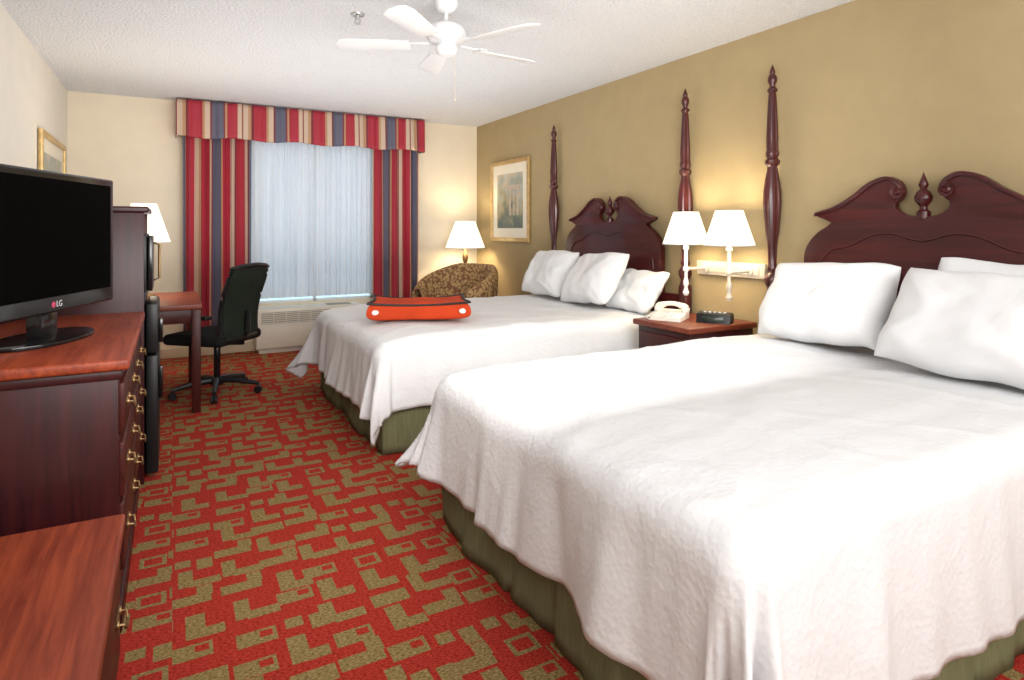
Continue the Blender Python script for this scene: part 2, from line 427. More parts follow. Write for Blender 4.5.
# ------------------------------------------------------------ air conditioner
t = thing('air_conditioner', (1.26, YB-.02, 0), 'cream through-wall heater and air conditioner under the window', 'air conditioner')
B().bb(-.53, .53, -.24, 0, .05, .45, .012).bb(-.50, .50, -.20, 0, 0, .06, .003).done('body', M_ptac, t)
g = B()
g.bb(-.49, .49, -.243, -.237, .30, .415, 0)
g.done('louver_grille', M_ptacdark, t)
g = B()
for i in range(6): g.bb(-.49, .49, -.249, -.240, .305+i*.019, .313+i*.019, 0)
for i in range(9): g.bb(-.49+i*.12, -.484+i*.12, -.2495, -.240, .30, .415, 0)
g.done('louver', M_ptac, t)
B().box((.3, -.12, .452), (.25, .14, .006), .002).done('control_panel', M_ptacdark, t)

# ------------------------------------------------------------ pictures
def picture(x, yc, zc, w, h, sgn, seed, label):
    t = thing('framed_picture', (x, yc, zc), label, 'picture')
    f = .045; d = .03; g = B()
    g.prism([(-w/2, -h/2), (w/2, -h/2), (w/2, -h/2+f), (-w/2, -h/2+f)], d, lambda a, b, q: (sgn*(.016+q), a, b), .006)
    g.prism([(-w/2, h/2-f), (w/2, h/2-f), (w/2, h/2), (-w/2, h/2)], d, lambda a, b, q: (sgn*(.016+q), a, b), .006)
    g.prism([(-w/2, -h/2+f*.9), (-w/2+f, -h/2+f*.9), (-w/2+f, h/2-f*.9), (-w/2, h/2-f*.9)], d, lambda a, b, q: (sgn*(.016+q), a, b), .006)
    g.prism([(w/2-f, -h/2+f*.9), (w/2, -h/2+f*.9), (w/2, h/2-f*.9), (w/2-f, h/2-f*.9)], d, lambda a, b, q: (sgn*(.016+q), a, b), .006)
    g.done('frame', M_gold, t)
    def sl(x0, x1): return (min(x0*sgn, x1*sgn), max(x0*sgn, x1*sgn))
    a, b = sl(.002, .012); B().bb(a, b, -w/2+f*.9, w/2-f*.9, -h/2+f*.9, h/2-f*.9, 0).done('mat_board', M_matte, t)
    a, b = sl(.012, .014); mw = .15
    pr = B().bb(a, b, -w/2+mw, w/2-mw, -h/2+mw, h/2-mw, 0).done('print', mat_art('landscape_print', seed), t)
    if sgn < 0:
        g = B()
        for i in range(3): g.bb(-.0165, -.014, -.20+i*.085, -.165+i*.085, -.16, .12, 0)
        g.bb(-.0165, -.014, -.23, .03, .12, .17, 0)
        g.done('painted_building', mat_plain('print_building', (.50,.42,.33), .6, var=.2, nscale=20), pr)
picture(XR-.003, 5.97, 1.56, .88, .90, -1, 3.0, 'gold-framed landscape print with cream mat on the olive wall')
picture(XL+.003, 5.95, 1.62, 1.10, .68, 1, 8.0, 'gold-framed print with cream mat on the off-white wall')

# ------------------------------------------------------------ beds
def smooth_outline(pts, n=4):
    out = []; N_ = len(pts)
    for i in range(N_-1):
        p0 = Vector(pts[max(i-1, 0)]); p1 = Vector(pts[i]); p2 = Vector(pts[i+1]); p3 = Vector(pts[min(i+2, N_-1)])
        for k in range(n):
            t = k/n
            out.append(.5*((2*p1)+(-p0+p2)*t+(2*p0-5*p1+4*p2-p3)*t*t+(-p0+3*p1-3*p2+p3)*t**3))
    out.append(Vector(pts[-1])); return out
half_top = [(.0,1.31),(.045,1.312),(.085,1.325),(.118,1.352),(.122,1.378),(.105,1.394),(.088,1.42),(.088,1.455),(.108,1.490),(.150,1.514),(.195,1.514),(.26,1.488),(.34,1.43),(.44,1.375),(.535,1.348),(.558,1.340),(.555,1.322),(.515,1.305),(.47,1.285)]
half_side = [(.47,1.285),(.50,1.262),(.555,1.228),(.605,1.175),(.632,1.12),(.638,1.06)]
BW = .78
def bed(yc, label):
    t = thing('bed', (2.08, yc, 0), label, 'bed', group='poster beds with white bedding')
    x0, x1 = 1.03-2.08, 3.13-2.08
    hx = 3.205-2.08
    ht = smooth_outline(half_top, 4); hs = smooth_outline(half_side, 4)
    half = [(v.x, v.y) for v in ht] + [(v.x, v.y) for v in hs[1:]] + [(.638, .35)]
    out = half + [(-a, b) for a, b in half[::-1] if a > 1e-6]
    hb = B(); hb.prism(out, .045, lambda a, b, d: (hx+d, a, b), .006)
    hb.bb(hx-.02, hx+.02, -.84, .84, .42, .78, .005)
    hb = hb.done('headboard', M_head, t, angle=35)
    for sg in (1, -1):
        top = [(hx-.024, sg*v.x, v.y-.010) for v in ht[7*4-2:-10]]
        B().tube(top, .012, 6).done('crest_moulding', M_head, hb, label='carved scroll moulding')
        low = smooth_outline([(0,1.19),(.05,1.20),(.14,1.225),(.24,1.215),(.36,1.16),(.47,1.13),(.54,1.05),(.555,.95)], 5)
        B().tube([(hx-.022, sg*v.x, v.y) for v in low], .005, 6).done('panel_moulding', M_head, hb, label='thin raised panel moulding')
        B().lathe([(0,.012),(.012,.014),(.02,.006),(.034,.010),(.036,0)], (hx-.022, sg*.112, 1.436), 20, RY(-pi/2)).done('rosette', M_head, hb)
    fin = B(); fin.lathe([(0,1.30),(.030,1.30),(.030,1.335),(.018,1.345),(.016,1.36),(.036,1.385),(.040,1.405),(.030,1.43),(.014,1.445),(.018,1.455),(.022,1.465),(.014,1.49),(.006,1.51),(0,1.53)], (hx, 0, 0), 20)
    fin.done('finial', M_head, hb)
    prof = [(0,0),(.042,0),(.042,.06),(.036,.07),(.036,.60),(.045,.62),(.045,.84),(.036,.86),(.030,.89),(.044,.92),(.048,.945),(.036,.97),(.026,.985),(.034,1.01),(.026,1.03),(.024,1.06),(.028,1.15),(.040,1.24),(.048,1.33),(.053,1.41),(.051,1.48),(.042,1.55),(.032,1.60),(.028,1.63),(.042,1.645),(.044,1.665),(.030,1.68),(.038,1.70),(.038,1.715),(.033,1.73),(.035,1.80),(.030,1.92),(.025,2.03),(.021,2.08),(.030,2.09),(.030,2.10),(.016,2.115),(.018,2.13),(.028,2.15),(.026,2.175),(.014,2.195),(.017,2.205),(.011,2.225),(0,2.255)]
    for sg in (1, -1):
        p = []
        for (a, b) in zip(prof, prof[1:]):
            n = max(1, int((b[1]-a[1])/.04))
            for k in range(n): p.append((a[0]+(b[0]-a[0])*k/n, a[1]+(b[1]-a[1])*k/n))
        p.append(prof[-1])
        B().lathe(p, (hx, sg*.865, 0), 48, flute=(1.06, 2.05, 10)).done('bedpost', M_post, t, label='turned and reeded mahogany bedpost')
    B().bb(x0+.02, x1, -BW+.01, BW-.01, .33, .615, .06, 4).done('mattress', M_mattress, t)
    a0, a1, c = x0, x1-.02, BW+.01
    def seg(p, q):
        n = int(max(abs(q[0]-p[0]), abs(q[1]-p[1]))/.02)
        return [(p[0]+(q[0]-p[0])*k/n, p[1]+(q[1]-p[1])*k/n) for k in range(n)]
    per = seg((a1, -c), (a0, -c))+seg((a0, -c), (a0, c))+seg((a0, c), (a1, c))+[(a1, c)]
    V = []; bm = bmesh.new(); s = 0
    for i, (x, y) in enumerate(per):
        nx = -1 if x <= a0+1e-4 else 0; ny = (-1 if y <= -c+1e-4 else (1 if y >= c-1e-4 else 0)); s += .02
        row = []
        for j in range(9):
            q = 1-j/8
            w = noise.noise(Vector((s*4.5, yc, q*.8)))*.034 + noise.noise(Vector((s*13, yc+5, q)))*.014
            pl = (s % .62); w += .022 if pl < .31 else 0
            o_ = w*(.15+q*.85)+.012*q
            row.append(bm.verts.new((x+nx*o_, y+ny*o_, .36*j/8+.004)))
        V.append(row)
    for i in range(len(V)-1):
        for j in range(8): bm.faces.new((V[i][j], V[i+1][j], V[i+1][j+1], V[i][j+1]))
    sk = B(); sk.bm.free(); sk.bm = bm
    o = sk.done('bed_skirt', M_skirt, t, label='olive green fabric bed skirt', angle=60)
    o.modifiers.new('thick', 'SOLIDIFY').thickness = .004
    B().bb(x0+.03, x1-.01, -BW+.03, BW-.03, .10, .33, .01).done('box_spring', M_mattress, t)
    return t
Y1, Y2 = 1.67, 4.13
bed(Y1, 'mahogany poster bed with scrolled headboard and olive skirt beside the nightstand')
bed(Y2, 'mahogany poster bed with scrolled headboard and olive skirt near the armchair')

def duvet(yc, seed, hf, hn, hs, label, flare=.22, cfl=.9, cdrop=.06):
    X0, X1 = 1.06, 3.06; Y0, Y1_ = yc-BW+.03, yc+BW-.03; zt = .650; R = .085
    step = .02
    ns = int((X1-(X0-hf))/step); ntt = int((Y1_-Y0+hs+hn)/step)
    bm = bmesh.new(); V = []
    for i in range(ns+1):
        s = X0-hf + (X1-X0+hf)*i/ns; row = []
        for j in range(ntt+1):
            t = Y0-hn + (Y1_-Y0+hs+hn)*j/ntt
            cx = max(s, X0); cy = min(max(t, Y0), Y1_)
            ex, ey = s-cx, t-cy; e = hypot(ex, ey)
            lump = .012*noise.noise(Vector((s*1.7, t*1.7, seed)))+.006*noise.noise(Vector((s*5, t*3.5, seed+3)))+.004*noise.noise(Vector((s*3, t*12, seed+5)))
            rg = noise.noise(Vector((s*2.2+.5*t, t*2.0, seed+20))); lump += .005*max(0, 1-abs(rg)*9)
            z = zt+lump - .02*max(0, 1-(cx-X0)/.25)**2
            if e < 1e-6: row.append(bm.verts.new((cx, cy, z))); continue
            nx, ny = ex/e, ey/e
            if ex < 0 and ey < 0: p = -.45*math.atan2(-ey, -ex)+0
            elif ex < 0 and ey > 0: p = (Y1_-Y0)+.45*math.atan2(ey, -ex)
            elif ex < 0: p = cy-Y0
            elif ey < 0: p = -.45*pi/2-(cx-X0)
            else: p = (Y1_-Y0)+.45*pi/2+(cx-X0)
            corner = (2*abs(nx*ny))
            if e < R*pi/2: a = e/R; out = R*sin(a); dz = R*(1-cos(a))
            else: out = R; dz = R+(e-R*pi/2)
            k = max(0, dz-R*.5)
            fold = noise.noise(Vector((p*4.6, seed, dz*.6)))*1.0 + .5*noise.noise(Vector((p*11, seed+9, dz*1.2)))
            side = 1 if abs(ey) < 1e-6 else (.55 if ex >= 0 else 1)
            amp = (.19+.30*corner)*side
            out += k*(flare*side*(.5+cfl*corner)) + k*amp*fold
            dz -= cdrop*corner*max(0,e-.2)
            zz = z-dz+ .01*fold*k
            row.append(bm.verts.new((cx+nx*out, cy+ny*out, max(zz, .03+.01*sin(p*9)))))
        V.append(row)
    for i in range(ns):
        for j in range(ntt): bm.faces.new((V[i][j], V[i+1][j], V[i+1][j+1], V[i][j+1]))
    b = B(); b.bm.free(); b.bm = bm
    o = b.done('duvet', M_duvet, angle=180)
    m = o.modifiers.new('thick', 'SOLIDIFY'); m.thickness = .018; m.offset = -1
    tag(o, label, 'duvet', 'white bed covers')
duvet(Y1, 2.0, .455, .54, .36, 'rumpled white coverlet draped over the bed beside the nightstand', flare=.20, cfl=.18, cdrop=.34)
duvet(Y2, 11.0, .46, .44, .44, 'rumpled white coverlet draped over the bed under an orange cushion', flare=.24, cfl=.9, cdrop=.1)

def pillow_mesh(w, h, th, seed, name, mat, concave=.04, parent=None):
    b = B()
    nu, nv = 61, 45
    for sg in (1, -1):
        def fn(u, v, sg=sg):
            a = sin((u-.5)*pi); c = sin((v-.5)*pi)
            rc = 1-.035*(a*a*c*c)
            x = c*h/2*(1-concave*.8*(1-a*a)*abs(c)**3)*rc; y = a*w/2*(1-concave*(1-c*c)*abs(a)**3)*rc
            x += .018*noise.noise(Vector((a*2, c*2, seed+8))); y += .018*noise.noise(Vector((a*2, c*2, seed+11)))
            pr = max(0, (1-abs(a)**4.2))**.5*max(0, (1-abs(c)**3.6))**.5
            n = .12*noise.noise(Vector((a*1.5, c*1.5, seed)))+.11*noise.noise(Vector((a*3.6, c*2.6, seed+sg)))
            cr = .09*noise.noise(Vector((math.atan2(abs(c)-1.1, abs(a)-1.1)*5, seed, a+c)))
            return (x, y, sg*th/2*pr*(1+n+cr)+ .03*noise.noise(Vector((a*1.2, c*1.2, seed+5))))
        b.grid(nu, nv, fn)
    bmesh.ops.remove_doubles(b.bm, verts=b.bm.verts, dist=2e-4)
    bmesh.ops.recalc_face_normals(b.bm, faces=b.bm.faces)
    return b.done(name, mat, parent, angle=180)
def pillow(loc, th, w, h, thick, seed, yaw, roll, label):
    o = pillow_mesh(w, h, thick, seed, 'pillow', M_pillow)
    o.matrix_world = Matrix.Translation(loc) @ RZ(yaw) @ RY(-th) @ RZ(roll)
    tag(o, label, 'pillow', 'white bed pillows')
pillow((2.91, 2.00, .875), radians(62), .71, .44, .21, 1, radians(-4), radians(2), 'plump white pillow leaning on the headboard beside the nightstand')
pillow((2.78, 1.20, .872), radians(54), .76, .47, .21, 2, radians(5), radians(-4), 'plump white pillow propped in front of another pillow')
pillow((3.05, 1.19, .89), radians(76), .74, .46, .12, 3, 0, radians(-2), 'white pillow leaning on the headboard behind another pillow')
pillow((2.91, 4.60, .868), radians(60), .62, .43, .18, 4, radians(2), 0, 'plump white pillow leaning on the headboard near the armchair')
pillow((2.86, 3.90, .868), radians(56), .68, .44, .19, 5, radians(-8), radians(5), 'plump white pillow propped in front of another pillow')
pillow((3.00, 3.55, .80), radians(50), .48, .36, .14, 6, 0, 0, 'white pillow on the bed close to the nightstand')

# orange cushion
t = thing('cushion', (1.44, 3.90, .668), 'orange fabric cushion with black piping lying on the white coverlet', 'cushion', rotz=radians(-20))
CW, CD = .325, .25
def cxy(a, c): return (a*CW*(1-.10*(1-c*c)*abs(a)**2), c*CD*(1-.24*(1-a*a)*abs(c)**2))
def starcush():
    b = B()
    for sg in (1, -1):
        def fn(u, v, sg=sg):
            a = sin((u-.5)*pi); c = sin((v-.5)*pi); x, y = cxy(a, c)
            pr = max(0, 1-abs(a)**12)**.35*max(0, 1-abs(c)**12)**.35
            z = .055+sg*.050*pr*(1+.10*noise.noise(Vector((a*2, c*2, 3))))
            if sg > 0: z += .024*(a*a)*pr + .012*pr*(1-c*c)*cos(a*5)
            return (x*(1+.02*pr), y*(1+.02*pr), z)
        b.grid(49, 41, fn)
    bmesh.ops.remove_doubles(b.bm, verts=b.bm.verts, dist=2e-4); bmesh.ops.recalc_face_normals(b.bm, faces=b.bm.faces)
    return b
starcush().done('cover', M_orange, t, angle=180)
pp = []
for (f0, f1) in (((-1,-1),(1,-1)), ((1,-1),(1,1)), ((1,1),(-1,1)), ((-1,1),(-1,-1))):
    for k in range(16):
        q = k/16; a = f0[0]+(f1[0]-f0[0])*q; c = f0[1]+(f1[1]-f0[1])*q
        x, y = cxy(a, c); pp.append((x*.985, y*.985, .097+.022*a*a))
B().tube(pp, .0075, 8, closed=True).done('piping', M_trimblack, t, label='black piping')
for a in (-.84, .84):
    x, y = cxy(a, -1)
    B().lathe([(0,.005),(.013,.004),(.016,0),(0,-.006)], (x, y*1.008, .062), 20, RX(radians(88)) @ Matrix.Scale(1.5, 4, (1,0,0))).done('round_patch', M_dot, t, label='white round patch')

# ------------------------------------------------------------ nightstand
t = thing('nightstand', (2.94, 2.91, 0), 'mahogany nightstand with drawer between the two beds', 'nightstand')
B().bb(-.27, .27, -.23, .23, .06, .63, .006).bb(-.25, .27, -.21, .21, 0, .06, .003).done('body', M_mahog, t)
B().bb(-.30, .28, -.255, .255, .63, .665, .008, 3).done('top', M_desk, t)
for z in (.52, .34):
    d = B().bb(-.285, -.265, -.20, .20, z-.075, z+.075, .006).done('drawer', M_mahog_front, t)
    B().tube([(-.285, -.04, z), (-.305, -.04, z-.005), (-.307, 0, z-.02), (-.305, .04, z-.005), (-.285, .04, z)], .004).done('handle', M_bronze, d)

t = thing('telephone', (2.83, 3.02, .665), 'ivory corded desk telephone on the nightstand', 'telephone', rotz=radians(-60))
B().prism([(-.10, 0), (.10, 0), (.10, .055), (-.10, .025)], .20, lambda a, b, d: (d, a, b), .006).done('base', M_phone, t)
hs_ = B(); hs_.tube([(-.10+.2*k/10, .045, .070+.028*sin(pi*k/10)) for k in range(11)], [.020,.024,.020,.016,.015,.015,.015,.016,.020,.024,.020], 12)
hs_.cyl((-.09, .045, .060), .026, .03, 16); hs_.cyl((.09, .045, .060), .026, .03, 16)
hs_.done('handset', M_phone, t)
k = B()
for i in range(3):
    for j in range(4): k.box((-.03+i*.03, -.075+j*.022, .034+j*.0033), (.018, .013, .008), .002)
k.done('keypad', M_grey, t)
B().tube([(-.10, .04, .05), (-.13, .0, .02), (-.14, -.06, .008), (-.10, -.115, .008), (0, -.13, .008), (.02, -.10, .02)], .004).done('cord', M_phone, t)
t = thing('clock_radio', (2.98, 2.78, .665), 'black alarm clock radio on the nightstand', 'clock radio', rotz=radians(-60))
B().prism([(-.06, 0), (.06, 0), (.055, .05), (.02, .065), (-.045, .055)], .21, lambda a, b, d: (d, a, b), .008).done('body', M_black, t)
B().box((0, -.058, .028), (.13, .008, .035), .002, RX(radians(-10))).done('display', M_display, t)
g = B()
for i in range(5): g.box((-.06+i*.03, .0, .062), (.018, .012, .01), .002)
g.done('button_row', M_grey, t)

# ------------------------------------------------------------ wall lamps
t = tag(B().bb(XR-.03, XR-.002, 2.62, 3.19, .935, 1.03, .006).bb(XR-.036, XR-.028, 2.66, 3.15, .955, 1.01, .003).done('wall_mounting_rail', M_beige), 'beige wall-mounted rail carrying two bedside lamps', 'mounting rail')
def shade(t, z0, z1, r0, r1):
    s = B(); s.lathe([(r0, z0), (r0*.999, z0+.004), (r1, z1-.004), (r1, z1)], seg=36)
    o = s.done('lamp_shade', M_shade, t, angle=60); o.modifiers.new('thick', 'SOLIDIFY').thickness = .003
    o['label'] = 'tapered cream-white fabric shade'
    B().lathe([(r0+.001, z0), (r0+.004, z0+.004), (r0+.001, z0+.008)], seg=36).done('shade_trim', M_white, o)
    return o
def bulb(t, z, world, e):
    B().lathe([(0, z-.05), (.014, z-.048), (.015, z-.02), (.028, z+.01), (.022, z+.035), (0, z+.045)], seg=16).done('bulb', M_bulb, t)
    L = bpy.data.lights.new('lamp_light', 'POINT'); L.energy = e; L.color = (1, .82, .56); L.shadow_soft_size = .05
    o = bpy.data.objects.new('lamp_light', L); COL.objects.link(o); o.location = (0, 0, z+.09); o.parent = t
for y in (2.73, 3.10):
    t = thing('wall_lamp', (3.05, y, .80), 'wall-mounted bedside lamp with white stem and tapered shade', 'lamp', group='bedside wall lamps')
    B().lathe([(0,0),(.014,.002),(.022,.02),(.014,.04),(.010,.06),(.018,.075),(.018,.10),(.011,.12),(.011,.16),(.020,.17),(.020,.19),(.012,.20),(.012,.31),(.020,.315),(.020,.33),(.010,.34),(.010,.38),(0,.38)], seg=20).done('stem', M_white if y > 3 else M_beige, t)
    B().tube([(0, 0, .18), (.08, 0, .18), (.185, 0, .18)], .010, 10).cyl((.18, 0, .18), .03, .012, 20, RY(pi/2)).done('wall_arm', M_beige, t)
    shade(t, .345, .565, .155, .085); bulb(t, .43, None, 6)
t = thing('floor_lamp', (2.96, 6.50, 0), 'floor lamp with white tapered shade in the corner behind the armchair', 'lamp')
B().lathe([(0,0),(.14,0),(.14,.015),(.12,.03),(.03,.045),(.014,.06),(.012,.5),(.022,.52),(.022,.56),(.012,.58),(.012,.85),(.03,.88),(.035,.93),(.02,.98),(.010,1.0),(.010,1.12),(0,1.12)], seg=24).done('stand', M_bronze, t)
shade(t, 1.03, 1.34, .23, .115); bulb(t, 1.15, None, 12)
t = thing('desk_lamp', (-.185, 5.42, .741), 'desk lamp with white tapered shade beside the tall cabinet', 'lamp')
B().lathe([(0,0),(.08,0),(.08,.012),(.03,.025),(.02,.05),(.035,.10),(.035,.15),(.02,.22),(.012,.26),(.012,.44),(0,.44)], seg=24).done('base', M_bronze, t)
shade(t, .41, .70, .175, .085); bulb(t, .52, None, 11)

# ------------------------------------------------------------ armchair
t = thing('armchair', (2.55, 5.85, 0), 'barrel armchair in brown and gold patterned upholstery by the corner lamp', 'armchair', rotz=radians(205))
def arm_fn(u, v):
    a = radians(-125+250*u)+pi
    c = abs(u-.5)*2
    ht = .88-.24*(max(0, c-.25)/.75)**1.3
    sec = [(1.0,.12),(1.04,.35),(1.07,ht-.12),(1.08,ht-.05),(1.02,ht-.005),(.92,ht),(.84,ht-.03),(.80,ht-.10),(.78,.45),(.78,.30)]
    f = v*(len(sec)-1); i = min(int(f), len(sec)-2); q = f-i
    r = sec[i][0]+(sec[i+1][0]-sec[i][0])*q; z = sec[i][1]+(sec[i+1][1]-sec[i][1])*q
    return (r*.40*cos(a), r*.42*sin(a), z)
o = B().grid(41, 28, arm_fn).done('back', M_pattern, t, angle=180)
m = o.modifiers.new('thick', 'SOLIDIFY'); m.thickness = .02
B().lathe([(0,.14),(.36,.14),(.375,.18),(.375,.28),(.36,.31),(0,.31)], (.02,0,0), 32).done('frame', M_pattern, t)
B().lathe([(0,.31),(.27,.31),(.305,.34),(.31,.38),(.29,.43),(.2,.455),(0,.46)], (.06,0,0), 32).done('seat_cushion', M_pattern, t)
for (x, y) in ((.22, .22), (.22, -.22), (-.22, .22), (-.22, -.22)):
    B().lathe([(0,0),(.016,0),(.026,.14),(0,.14)], (x, y, 0), 12).done('leg', M_mahog, t)

# ------------------------------------------------------------ desk
t = thing('writing_desk', (-.31, 5.2, 0), 'mahogany writing desk with square legs beside the office chair', 'desk')
B().bb(-.49, .49, -.50, .50, .705, .74, .006).done('top', M_desk, t)
g = B(); g.bb(-.46, .46, -.47, -.45, .61, .705, .002); g.bb(-.46, .46, .45, .47, .61, .705, .002); g.bb(.44, .46, -.46, .46, .64, .705, .002); g.bb(-.46, -.44, -.46, .46, .61, .705, .002)
g.done('apron', M_mahog_front, t)
for x in (-.45, .455):
    for y in (-.46, .46):
        B().box((x, y, .352), (.055, .055, .705), .005).done('leg', M_mahog_front, t)

# ------------------------------------------------------------ office chair
t = thing('office_chair', (.30, 5.20, 0), 'black office chair with dark green mesh back at the desk', 'office chair', rotz=radians(-42))
bs = B()
bs.lathe([(0,.07),(.045,.07),(.05,.085),(.05,.12),(.03,.13),(0,.13)])
for i in range(5):
    a = 2*pi*i/5+.3; c_, s_ = cos(a), sin(a)
    bs.tube([(c_*.03, s_*.03, .105), (c_*.15, s_*.15, .10), (c_*.31, s_*.31, .072)], [.026, .022, .016], 8)
bs = bs.done('base', M_black, t, label='five-star black base')
for i in range(5):
    a = 2*pi*i/5+.3
    g = B()
    for dd in (-.014, .014): g.cyl((.305*cos(a)-sin(a)*dd, .305*sin(a)+cos(a)*dd, .028), .0275, .016, 18, RZ(a+pi/2) @ RY(pi/2))
    g.cyl((.305*cos(a), .305*sin(a), .040), .008, .05, 10)
    g.box((.305*cos(a), .305*sin(a), .028), (.016, .016, .016), .001)
    g.done('caster', M_black, bs)
B().cyl((0,0,.25), .024, .27, 16).cyl((0,0,.35), .018, .12, 16).box((0, 0, .40), (.22, .16, .035), .008).done('gas_column', M_gloss, t)
B().box((-.03, 0, .435), (.50, .50, .08), .036, seg=5).done('seat', M_seat, t)
def back_fn(u, v):
    a = u*2-1; z = .44+v*.52
    wd = .215*(1-.10*(1-v)-.22*max(0, v-.7)**1.2)
    lum = .03*sin(v*pi*1.3)
    return (.23+.07*v - lum - .035*(a*a)*1.0, a*wd, z + .02*(1-a*a)*v)
o = B().grid(17, 21, back_fn).done('backrest', M_mesh, t, angle=180, label='dark green mesh backrest')
m = o.modifiers.new('thick', 'SOLIDIFY'); m.thickness = .02; m.offset = 0
fr = []
for k in range(16): fr.append(back_fn(k/16, 0))
for k in range(16): fr.append(back_fn(1, k/16))
for k in range(16): fr.append(back_fn(1-k/16, 1))
for k in range(16): fr.append(back_fn(0, 1-k/16))
B().tube(fr, .019, 8, closed=True).done('back_frame', M_black, t)
B().tube([(.05, 0, .39), (.22, 0, .40), (.265, 0, .48), (.27, 0, .64)], [.022, .022, .022, .018], 8).done('back_support', M_black, t)
for sg in (1, -1):
    ar = B(); y = sg*.265
    ar.tube([(.02, sg*.20, .41), (.02, y, .42), (.04, y, .50), (.05, y, .60)], .016, 8)
    ar.box((.03, y, .612), (.24, .07, .03), .013, seg=3)
    ar.done('armrest', M_black, t)

# ------------------------------------------------------------ dresser
def bail(parent, x, y, z, w=.035):
    b = B()
    b.tube([(x, y-w, z), (x+.018, y-w, z-.002), (x+.022, y-w*.7, z-.018), (x+.022, y, z-.024), (x+.022, y+w*.7, z-.018), (x+.018, y+w, z-.002), (x, y+w, z)], .0035, 6)
    for s_ in (-1, 1): b.cyl((x+.004, y+s_*w, z), .011, .008, 12, RY(pi/2))
    b.box((x+.002, y, z), (.004, w*2.3, .03), .0015)
    b.done('handle', M_bronze, parent, label='antique brass bail handle')
t = thing('dresser', (-.45, 2.86, 0), 'mahogany dresser with brass-handled drawers supporting the television', 'dresser')
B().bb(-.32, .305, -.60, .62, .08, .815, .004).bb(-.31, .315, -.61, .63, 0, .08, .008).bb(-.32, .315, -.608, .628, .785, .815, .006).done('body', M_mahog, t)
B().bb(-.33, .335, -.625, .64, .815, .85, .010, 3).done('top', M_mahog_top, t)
for zi, z in enumerate((.69, .50, .29)):
    hh = (.08, .085, .105)[zi]
    for yc, yw in ((-.30, .285), (.31, .285)):
        d = B().bb(.300, .320, yc-yw, yc+yw, z-hh, z+hh, .006).done('drawer', M_mahog_front, t)
        bail(d, .320, yc-.16, z); bail(d, .320, yc+.16, z)
t = thing('low_cabinet', (-.45, 1.40, 0), 'low mahogany luggage cabinet with reddish wood top beside the dresser', 'cabinet')
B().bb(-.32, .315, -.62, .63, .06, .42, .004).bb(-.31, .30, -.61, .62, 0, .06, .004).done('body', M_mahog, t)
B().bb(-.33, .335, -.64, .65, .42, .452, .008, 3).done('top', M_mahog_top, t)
for yc in (-.30, .31):
    d = B().bb(.310, .326, yc-.28, yc+.28, .10, .38, .006).done('drawer', M_mahog_front, t)
    bail(d, .326, yc-.17, .25); bail(d, .326, yc+.17, .25)

# ------------------------------------------------------------ television
t = thing('television', (-.385, 2.74, .851), 'black flat-screen television on a stand on top of the dresser', 'television', rotz=radians(68.6))
B().bb(-.40, .40, -.025, .03, .10, .605, .010, 3).bb(-.28, .28, .03, .075, .16, .50, .02, 3).done('body', M_gloss, t)
B().bb(-.368, .368, -.0275, -.0245, .158, .577, 0).done('screen', M_screen, t, label='dark switched-off screen')
B().prism([(.23*cos(a), .125*sin(a)) for a in [2*pi*k/40 for k in range(40)]], .014, lambda a, b, d: (a, b+.02, .007+d), .003).done('stand_base', M_gloss, t)
B().box((0, .025, .065), (.11, .05, .11), .012).done('stand_neck', M_gloss, t)
def text_mesh(body, size, name, mat, parent, loc, rot):
    cu = bpy.data.curves.new('txt', 'FONT'); cu.body = body; cu.size = size; cu.extrude = .0005; cu.align_x = 'CENTER'; cu.align_y = 'CENTER'
    o = bpy.data.objects.new('txt', cu); COL.objects.link(o); bpy.context.view_layer.update()
    me = bpy.data.meshes.new_from_object(o.evaluated_get(bpy.context.evaluated_depsgraph_get())); bpy.data.objects.remove(o)
    me.materials.clear(); me.materials.append(mat)
    n = bpy.data.objects.new(name, me); COL.objects.link(n); n.location = loc; n.rotation_euler = rot; n.parent = parent
    return n
text_mesh('LG', .030, 'lettering', M_grey, t, (.012, -.0262, .130), (pi/2, 0, 0))
M_logo = mat_plain('logo_rose', (.45,.05,.12), .4)
B().cyl((-.022, -.026, .130), .011, .002, 20, RX(pi/2)).done('round_emblem', M_logo, t)

# ------------------------------------------------------------ tall appliance cabinet, fridge, microwave
t = thing('appliance_cabinet', (-.46, 3.76, 0), 'tall mahogany cabinet holding a refrigerator and microwave next to the dresser', 'cabinet')
g = B(); g.bb(-.33, .34, -.245, -.220, 0, 1.33, .003); g.bb(-.33, .34, .225, .25, 0, 1.33, .003); g.bb(-.33, .32, -.22, .225, .90, .925, .002); g.bb(-.33, -.31, -.22, .225, 0, 1.33, .002)
g.done('body', M_mahog, t)
B().bb(-.34, .36, -.255, .262, 1.33, 1.36, .008, 3).done('top', M_mahog, t)
t = thing('mini_fridge', (-.46, 3.765, 0), 'black mini refrigerator inside the tall cabinet', 'refrigerator')
B().bb(-.28, .34, -.205, .21, .02, .885, .008).bb(-.26, .32, -.19, .19, 0, .02, 0).done('body', M_black, t)
d = B().bb(.345, .40, -.205, .21, .03, .62, .012).done('door', M_black, t)
B().bb(.40, .42, -.19, -.165, .40, .56, .005).done('handle', M_gloss, d)
d = B().bb(.345, .40, -.205, .21, .63, .88, .012).done('freezer_door', M_black, t)
B().bb(.40, .42, -.19, -.165, .68, .80, .005).done('handle', M_gloss, d)
t = thing('microwave', (-.46, 3.765, .926), 'black microwave oven on the shelf above the refrigerator', 'microwave')
B().bb(-.20, .35, -.205, .205, .008, .30, .008).bb(-.18, .3, -.18, .18, 0, .008, 0).done('body', M_black, t)
d = B().bb(.352, .375, -.20, .10, .015, .29, .006).done('door', M_gloss, t)
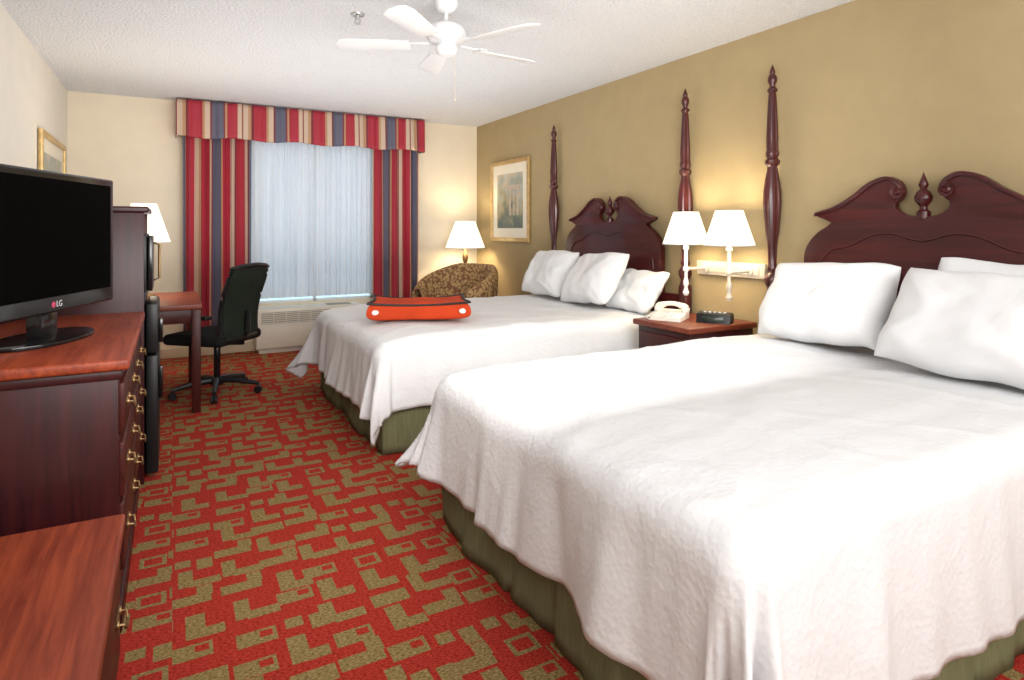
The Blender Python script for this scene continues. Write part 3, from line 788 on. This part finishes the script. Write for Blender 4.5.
B().tube([(.375, .08, .05), (.40, .08, .06), (.40, .08, .24), (.375, .08, .25)], .007).done('handle', M_bronze, d)
B().bb(.352, .372, .11, .20, .015, .29, .004).done('control_panel', M_black, t)

# ------------------------------------------------------------ ceiling fan
yaw = math.atan(.55)
t = thing('ceiling_fan', (1.32, 3.15, 2.5), 'white five-blade ceiling fan hanging from the textured ceiling', 'ceiling fan')
B().lathe([(0,-.001),(.065,-.001),(.065,-.02),(.05,-.05),(.025,-.065),(0,-.065)]).done('canopy', M_fanwhite, t)
B().cyl((0,0,-.09), .012, .09, 14).done('downrod', M_fanwhite, t)
B().lathe([(0,-.115),(.05,-.12),(.095,-.14),(.11,-.165),(.11,-.20),(.09,-.225),(.05,-.235),(.045,-.245),(.06,-.25),(.06,-.275),(.045,-.295),(0,-.305)], seg=32).done('motor_housing', M_fanwhite, t)
for i in range(5):
    a = radians(180-72*i) - yaw
    o = B()
    L0, L1 = .20, .60
    pts = [(L0, -.045), (L0+.1, -.055), (L1-.08, -.068), (L1-.02, -.058), (L1, -.03), (L1, .03), (L1-.02, .058), (L1-.08, .068), (L0+.1, .055), (L0, .045)]
    o.prism(pts, .007, lambda p, q, d: (p, q, -.240+d+q*.20), .002)
    bl = o.done('blade', M_fanwhite, t, rot=(0, 0, a))
    B().box((.155, 0, -.232), (.13, .03, .006), .002).box((.225, 0, -.234), (.05, .07, .006), .002).done('blade_iron', M_fanwhite, bl)
B().tube([(.05, 0, -.28), (.052, 0, -.40), (.052, 0, -.52)], .0018, 6).lathe([(0,-.545),(.005,-.54),(.006,-.53),(0,-.52)], (.052, 0, 0), 10).done('pull_chain', M_beige, t)
t = thing('fire_sprinkler', (.945, 3.58, 2.5), 'small chrome fire sprinkler head on the ceiling', 'sprinkler')
B().lathe([(0,-.001),(.04,-.001),(.038,-.008),(.014,-.012),(.012,-.03),(0,-.03)]).done('escutcheon', M_chrome, t)
B().tube([(.012,0,-.028),(.016,0,-.04),(.004,0,-.057)], .003, 6).tube([(-.012,0,-.028),(-.016,0,-.04),(-.004,0,-.057)], .003, 6).cyl((0,0,-.057), .018, .003, 16).done('deflector', M_chrome, t)

# ------------------------------------------------------------ camera
cam = bpy.data.cameras.new('camera'); co = bpy.data.objects.new('camera', cam); COL.objects.link(co)
cam.lens = 618/1024*36; cam.sensor_width = 36; cam.shift_y = -111/1024; cam.clip_start = .02
co.location = (0, 0, 1.25); co.rotation_euler = (pi/2, 0, -yaw)
scene.camera = co

# ------------------------------------------------------------ light
def area(loc, target, sx, sy, e, col=(1,1,1)):
    L = bpy.data.lights.new('fill_light', 'AREA'); L.shape = 'RECTANGLE'; L.size = sx; L.size_y = sy; L.energy = e; L.color = col
    o = bpy.data.objects.new('fill_light', L); COL.objects.link(o); o.location = loc
    o.rotation_euler = (Vector(target)-Vector(loc)).to_track_quat('-Z', 'Y').to_euler()
area((1.0, -1.3, 1.9), (1.5, 5.5, 1.2), 3.0, 1.0, 84, (.98, .99, 1))  # added soft light behind the camera, standing in for bounced flash
area((1.2, -.2, 1.4), (1.2, .1, 2.5), 2.6, 1.8, 44, (.98, .99, 1))  # added upward fill that brightens the near ceiling, no fixture here
area((1.2, 4.9, 1.1), (1.2, 5.1, 2.5), 3.0, 2.6, 38, (1, .99, .97))  # added upward fill for the far half of the ceiling, no real lamp
area((1.2, 1.6, 1.4), (1.2, 6.84, 1.3), 2.4, .8, 34, (1, .98, .95))  # added fill aimed at the back wall, not a source in the room
W = bpy.data.worlds.new('world'); scene.world = W; W.use_nodes = True
W.node_tree.nodes['Background'].inputs[0].default_value = (.62, .84, 1, 1); W.node_tree.nodes['Background'].inputs[1].default_value = 1.4
scene.view_settings.view_transform = 'Standard'
scene.view_settings.look = 'None'
scene.view_settings.exposure = 0
